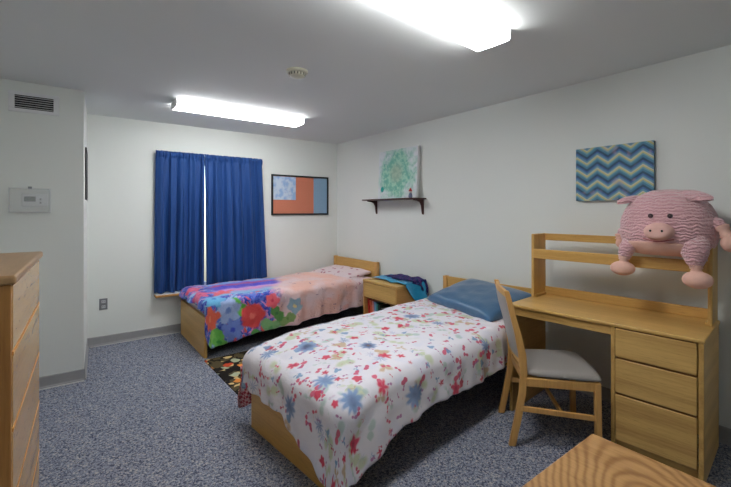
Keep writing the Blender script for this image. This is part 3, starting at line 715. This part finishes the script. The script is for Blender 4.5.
for s in (-1, 1):
    bm = bmesh.new(); R_ = []
    for x, z in prof:
        yy = s * (.198 + .0 * z); w = wid(z); R_.append([bm.verts.new((x + a * w / 2, yy + c_ * .014, z)) for a, c_ in ((-1, -1), (1, -1), (1, 1), (-1, 1))])
    bm.faces.new(R_[0]); bm.faces.new(R_[-1][::-1])
    for A, B in zip(R_, R_[1:]):
        for i in range(4): bm.faces.new((A[i], A[(i + 1) % 4], B[(i + 1) % 4], B[i]))
    obj('leg', bm, OCH, t, bevel=.006, segs=3)
    obj('leg', bar((.198, s * .215, 0), (.19, s * .215, .425), .034, .034), OCH, t, bevel=.004)
    obj('seat_rail', bar((-.20, s * .207, .398), (.185, s * .216, .398), .02, .05), OCH, t, bevel=.003)
    obj('stretcher', bar((-.232, s * .207, .235), (.195, s * .215, .215), .016, .032), OCH, t, bevel=.003)
obj('seat_rail', bar((.19, -.21, .398), (.19, .21, .398), .02, .05), OCH, t, bevel=.003)
obj('seat_rail', bar((-.205, -.2, .40), (-.205, .2, .40), .02, .05), OCH, t, bevel=.003)
obj('stretcher', bar((.0, -.21, .225), (.0, .21, .225), .016, .028), OCH, t, bevel=.003)
def seat(u, v):
    a, c_ = 2 * u - 1, 2 * v - 1; y = c_ * (.205 + .03 * (a + 1) / 2); x = a * .215 + .012 + (.012 * (1 - c_ * c_) if a > 0 else 0) * a
    k = 1 - .07 * (abs(a * c_)) ** 4
    e = (1 - abs(a) ** 8) ** .5 * (1 - abs(c_) ** 8) ** .5
    return (x * k, y * k, e)
bm = bmesh.new()
grid(30, 30, lambda u, v: (lambda p: (p[0], p[1], .436 + .030 * p[2] + .006 * (1 - (2 * u - 1) ** 2)))(seat(u, v)), bm)
grid(30, 30, lambda u, v: (lambda p: (p[0], p[1], .436 - .012 * p[2]))(seat(u, v)), bm)
bmesh.ops.remove_doubles(bm, verts=bm.verts, dist=.006); obj('seat', bm, M_vin, t, smooth=True)
def bx_(z):
    for (xa, za), (xb, zb) in zip(prof, prof[1:]):
        if za <= z <= zb: return xa + (xb - xa) * (z - za) / (zb - za)
    return prof[-1][0]
bm = bmesh.new()
for s in (1, -1):
    grid(16, 26, lambda u, v, s=s: (bx_(.52 + .38 * v) - .02 * (1 - (2 * u - 1) ** 2) + s * (.011 + .008 * (1 - (2 * u - 1) ** 6) * (1 - (2 * v - 1) ** 6)), (2 * u - 1) * .190, .52 + .38 * v), bm)
bmesh.ops.bridge_loops(bm, edges=[e for e in bm.edges if e.is_boundary]) ; obj('backrest', bm, M_vin, t, smooth=True)
def railm(z, hgt):
    return grid(14, 4, lambda u, v: (bx_(z) - .02 * (1 - (2 * u - 1) ** 2) + .013 * cos(v * 2 * pi + pi / 4), (2 * u - 1) * .192, z + hgt / 2 * sin(v * 2 * pi + pi / 4) + .008 * (1 - (2 * u - 1) ** 2)), closed=True)
obj('top_rail', railm(.915, .05), OCH, t); obj('lower_rail', railm(.505, .045), OCH, t)

# ------------------------------------------------------------------ dresser
t = empty('dresser', (-.156, 1.685, 0), rad(-1.4), 'tall oak dresser with five glossy drawers, standing in front of the closet wall', 'dresser')
dw, dd, dh = .90, .48, 1.22
obj('dresser_top', box(-dd, .012, -.012, dw + .012, dh - .03, dh), ODt, t, bevel=.009, segs=3)
obj('side_panel', box(-dd, -.002, 0, .022, 0, dh - .031), ODs, t, bevel=.002)
obj('side_panel', box(-dd, -.002, dw - .022, dw, 0, dh - .031), ODs, t, bevel=.002)
obj('back_panel', box(-dd, -dd + .01, .022, dw - .022, .02, dh - .031), ODs, t)
obj('carcass_shelf', box(-dd + .01, -.03, .022, dw - .022, .0, .03), M_dark, t)
OE = oak('oak_pull_edge', 'y', lo=(196, 128, 48), hi=(236, 172, 84), rings=.3)
zs = [dh - .036, .955, .705, .46, .215, .02]
for a, c_ in zip(zs, zs[1:]):
    dr = obj('drawer', box(-.022, .0, .024, dw - .024, c_ + .016, a - .002), ODf, t, bevel=.002)
    obj('finger_pull', prism([(-.03, c_ + .001), (.001, c_ + .001), (.0015, c_ + .012), (-.012, c_ + .0155), (-.03, c_ + .015)], .024, dw - .024, axis='y'), OE, dr)

# ------------------------------------------------------------------ plush pig
PX, PY, PZ = 2.945, .815, 1.145
t = empty('plush_pig', (PX, PY, PZ), rad(3), 'big round pink plush pig with dangling peach feet, sitting on the desk hutch shelf', 'plush toy')
m, b, n = new_mat('pink_chenille', None, .95, .1, 0, .6)
v = n.coord('Object'); x, y, z = n.xyz(v); q = n.noise(v, 22, 3, .6)
rid = n.m('SINE', n.m('ADD', n.m('MULTIPLY', z, 330.0), n.m('MULTIPLY', q.outputs[0], 16.0)))
c = n.mix(n.m('MULTIPLY_ADD', rid, .25, .35), rgb(228, 180, 184), rgb(208, 152, 160)); c = n.mix(n.m('MULTIPLY', n.noise(v, 90, 2).outputs[0], .35), c, rgb(240, 196, 204))
n.put(b.inputs['Base Color'], c); n.put(b.inputs['Normal'], n.bump(n.m('ADD', rid, n.m('MULTIPLY', n.noise(v, 110, 2).outputs[0], 2.0)), .7, .006)); M_pink = m
M_peach = plain('peach_velour', (228, 184, 168), .9, .1, var=.10, bump=.3, scale=40)
def pigbody(p):
    d = p.normalized(); e = 3.0
    k = (abs(d.x) ** 2.4 + abs(d.y) ** 2.6 + abs(d.z) ** 2.6) ** (-1 / 2.5)
    q = d * k
    wz = 1.0 + .10 * (-q.z) - .10 * max(0, q.z) ** 2
    zz = q.z
    if zz < -.92: zz = -.92 + (zz + .92) * .3
    s = 1 + .022 * nz(d.x * 5, d.y * 5, d.z * 5) + .008 * nz(d.x * 30, d.y * 30, d.z * 40)
    return Vector((q.x * wz * .98 * s, q.y * wz * s, zz * s))
body = obj('body', ellipsoid((0, 0, .205), (.188, .240, .208), 96, 64, fn=pigbody), M_pink, t, smooth=True)
# rectangular belly band: peach patch following the lower front
def patch(cy, cz, hy, hz_, lift, nu=24, nv=12):
    def fn(u, v):
        yy = cy + (2 * u - 1) * hy; zz = cz + (2 * v - 1) * hz_ * (1 - .25 * (2 * u - 1) ** 4)
        # solve body surface at this (y,z) by marching in -x
        lo_, hi_ = .0, .30
        for _ in range(22):
            mid = (lo_ + hi_) / 2; p = Vector((-mid, yy, zz - .205)); pn = Vector((p.x / .188, p.y / .240, p.z / .208)); L_ = pn.length
            sp = pigbody(pn); 
            if L_ < sp.length: lo_ = mid
            else: hi_ = mid
        edge = min(1, min(u, 1 - u, v, 1 - v) * 14)
        return (-lo_ - lift * edge + .003 * (1 - edge), yy, zz)
    return grid(nu, nv, fn)
obj('belly_patch', patch(.035, .052, .165, .047, .009), M_peach, t, smooth=True)
# snout
def snoutfn(p): return Vector((max(-.75, p.x), p.y, p.z)) 
sn = obj('snout', ellipsoid((-.19, -.002, .160), (.064, .074, .052), 32, 20, fn=snoutfn), plain('snout_velour', (226, 182, 172), .85, .1, bump=.25, scale=60), t, smooth=True)
for s in (-1, 1): obj('nostril', ellipsoid((-.2395, .0 + s * .028, .166), (.006, .006, .007), 12, 8), M_black, sn, smooth=True)
obj('mouth', tube([(-.195, -.075, .118), (-.216, -.03, .106), (-.220, .0, .103), (-.216, .03, .106), (-.195, .075, .118)], .003, 8), plain('mouth_stitch', (160, 84, 84), .8), t, smooth=True)
for s in (-1, 1):
    e = obj('eye', ellipsoid((-.180, -.006 + s * .047, .252), (.012, .0135, .0135), 20, 12), plain('brown_glass_eye', (52, 28, 34), .12, .8), t, smooth=True)
# ears
def ear(base, tip, w, droop, side):
    b0, t0 = Vector(base), Vector(tip); ax = t0 - b0; sd = Vector((-.8, 0, -.35)).normalized()
    bm = bmesh.new()
    def mk(s):
        def fn(u, v):
            ww = w * (sin(pi * (.18 + .82 * u)) ** .7) * (1 - .15 * u); c_ = 2 * v - 1
            p = b0 + ax * u + sd * ww * c_ + Vector((0, 0, -droop * u * u + .018 * (1 - c_ * c_)))
            return p + Vector((-.35, 0, 1)).normalized() * s * .009 * (1 - c_ ** 4) ** .5 * (1 - u ** 6) ** .5
        return fn
    grid(16, 12, mk(1), bm); 
    return bm, mk
for base_, tip_, w_, dr_ in (((-.05, .140, .352), (-.11, .240, .355), .044, .030), ((-.04, -.07, .375), (-.12, -.235, .375), .066, .035)):
    bmo, mk = ear(base_, tip_, w_, dr_, 1); e = obj('ear', bmo, M_pink, t, smooth=True, solid=.010)
    bmi = bmesh.new(); g_ = mk(1); grid(12, 10, lambda u, v: Vector(g_(.12 + .78 * u, .14 + .72 * v)) + Vector((-.003, 0, -.011)), bmi)
    obj('ear_lining', bmi, plain('ear_lining_velour', (206, 132, 116), .9, .1), e, smooth=True, solid=.003)
# limbs: two front legs hanging over the lip, two side limbs
def limb(pts, rr, foot_c, foot_r, ankle, rz=0):
    lg = obj('leg', tube(pts, rr, 16), M_pink, t, smooth=True)
    a = Vector(ankle[0]); c_ = Vector(ankle[1]); P = [a.lerp(c_, k / 8) for k in range(9)]
    obj('ankle', tube(P, [.026 + .006 * (k % 2) + .004 * sin(k) for k in range(9)], 14), M_peach, lg, smooth=True)
    obj('foot', ellipsoid(foot_c, foot_r, 28, 18, fn=lambda p: Vector((p.x * (1.0 + .1 * p.x), p.y, p.z * (1 - .0 * p.x))), rot=Matrix.Rotation(rz, 3, 'Z')), M_peach, lg, smooth=True)
limb([(-.09, .165, .08), (-.125, .180, .04), (-.135, .188, .0), (-.135, .190, -.02)], [.05, .045, .036, .028], (-.150, .196, -.080), (.058, .068, .045), ((-.135, .190, .0), (-.14, .193, -.062)))
limb([(-.09, -.14, .10), (-.125, -.155, .04), (-.138, -.160, -.01), (-.138, -.162, -.035)], [.078, .065, .045, .030], (-.155, -.172, -.105), (.058, .070, .049), ((-.138, -.162, -.02), (-.144, -.166, -.080)))
limb([(-.0, .20, .17), (-.02, .238, .14), (-.025, .246, .12)], [.04, .030, .022], (-.025, .244, .072), (.040, .028, .034), ((-.025, .245, .13), (-.025, .245, .095)))
limb([(-.02, -.20, .20), (-.05, -.245, .205), (-.06, -.262, .19)], [.05, .038, .028], (-.07, -.300, .105), (.055, .045, .050), ((-.06, -.258, .20), (-.066, -.285, .14)))

# ------------------------------------------------------------------ daylight + camera
w = bpy.data.worlds.new('sky'); scene.world = w; w.use_nodes = True
nt = w.node_tree; bg = nt.nodes['Background']; sky = nt.nodes.new('ShaderNodeTexSky'); sky.sky_type = 'NISHITA'; sky.sun_elevation = rad(40); sky.sun_rotation = rad(180); sky.sun_disc = False
nt.links.new(sky.outputs[0], bg.inputs[0]); bg.inputs[1].default_value = .8
cam = bpy.data.cameras.new('camera'); co = bpy.data.objects.new('camera', cam); COL.objects.link(co); scene.camera = co
co.location = (0, 0, 1.4264); co.rotation_euler = (rad(90), 0, -.64325)
cam.sensor_fit = 'HORIZONTAL'; cam.sensor_width = 36; cam.lens = 390.7 / 731 * 36; cam.shift_y = -(243.5 - 210.95) / 731; cam.clip_start = .05
vs_ = scene.view_settings; vs_.view_transform = 'Standard'; vs_.look = 'None'; vs_.gamma = 1; vs_.exposure = 0.2; vs_.use_curve_mapping = False
scene.cycles.use_denoising = True; scene.cycles.max_bounces = 10; scene.cycles.diffuse_bounces = 6; scene.cycles.sample_clamp_indirect = 6
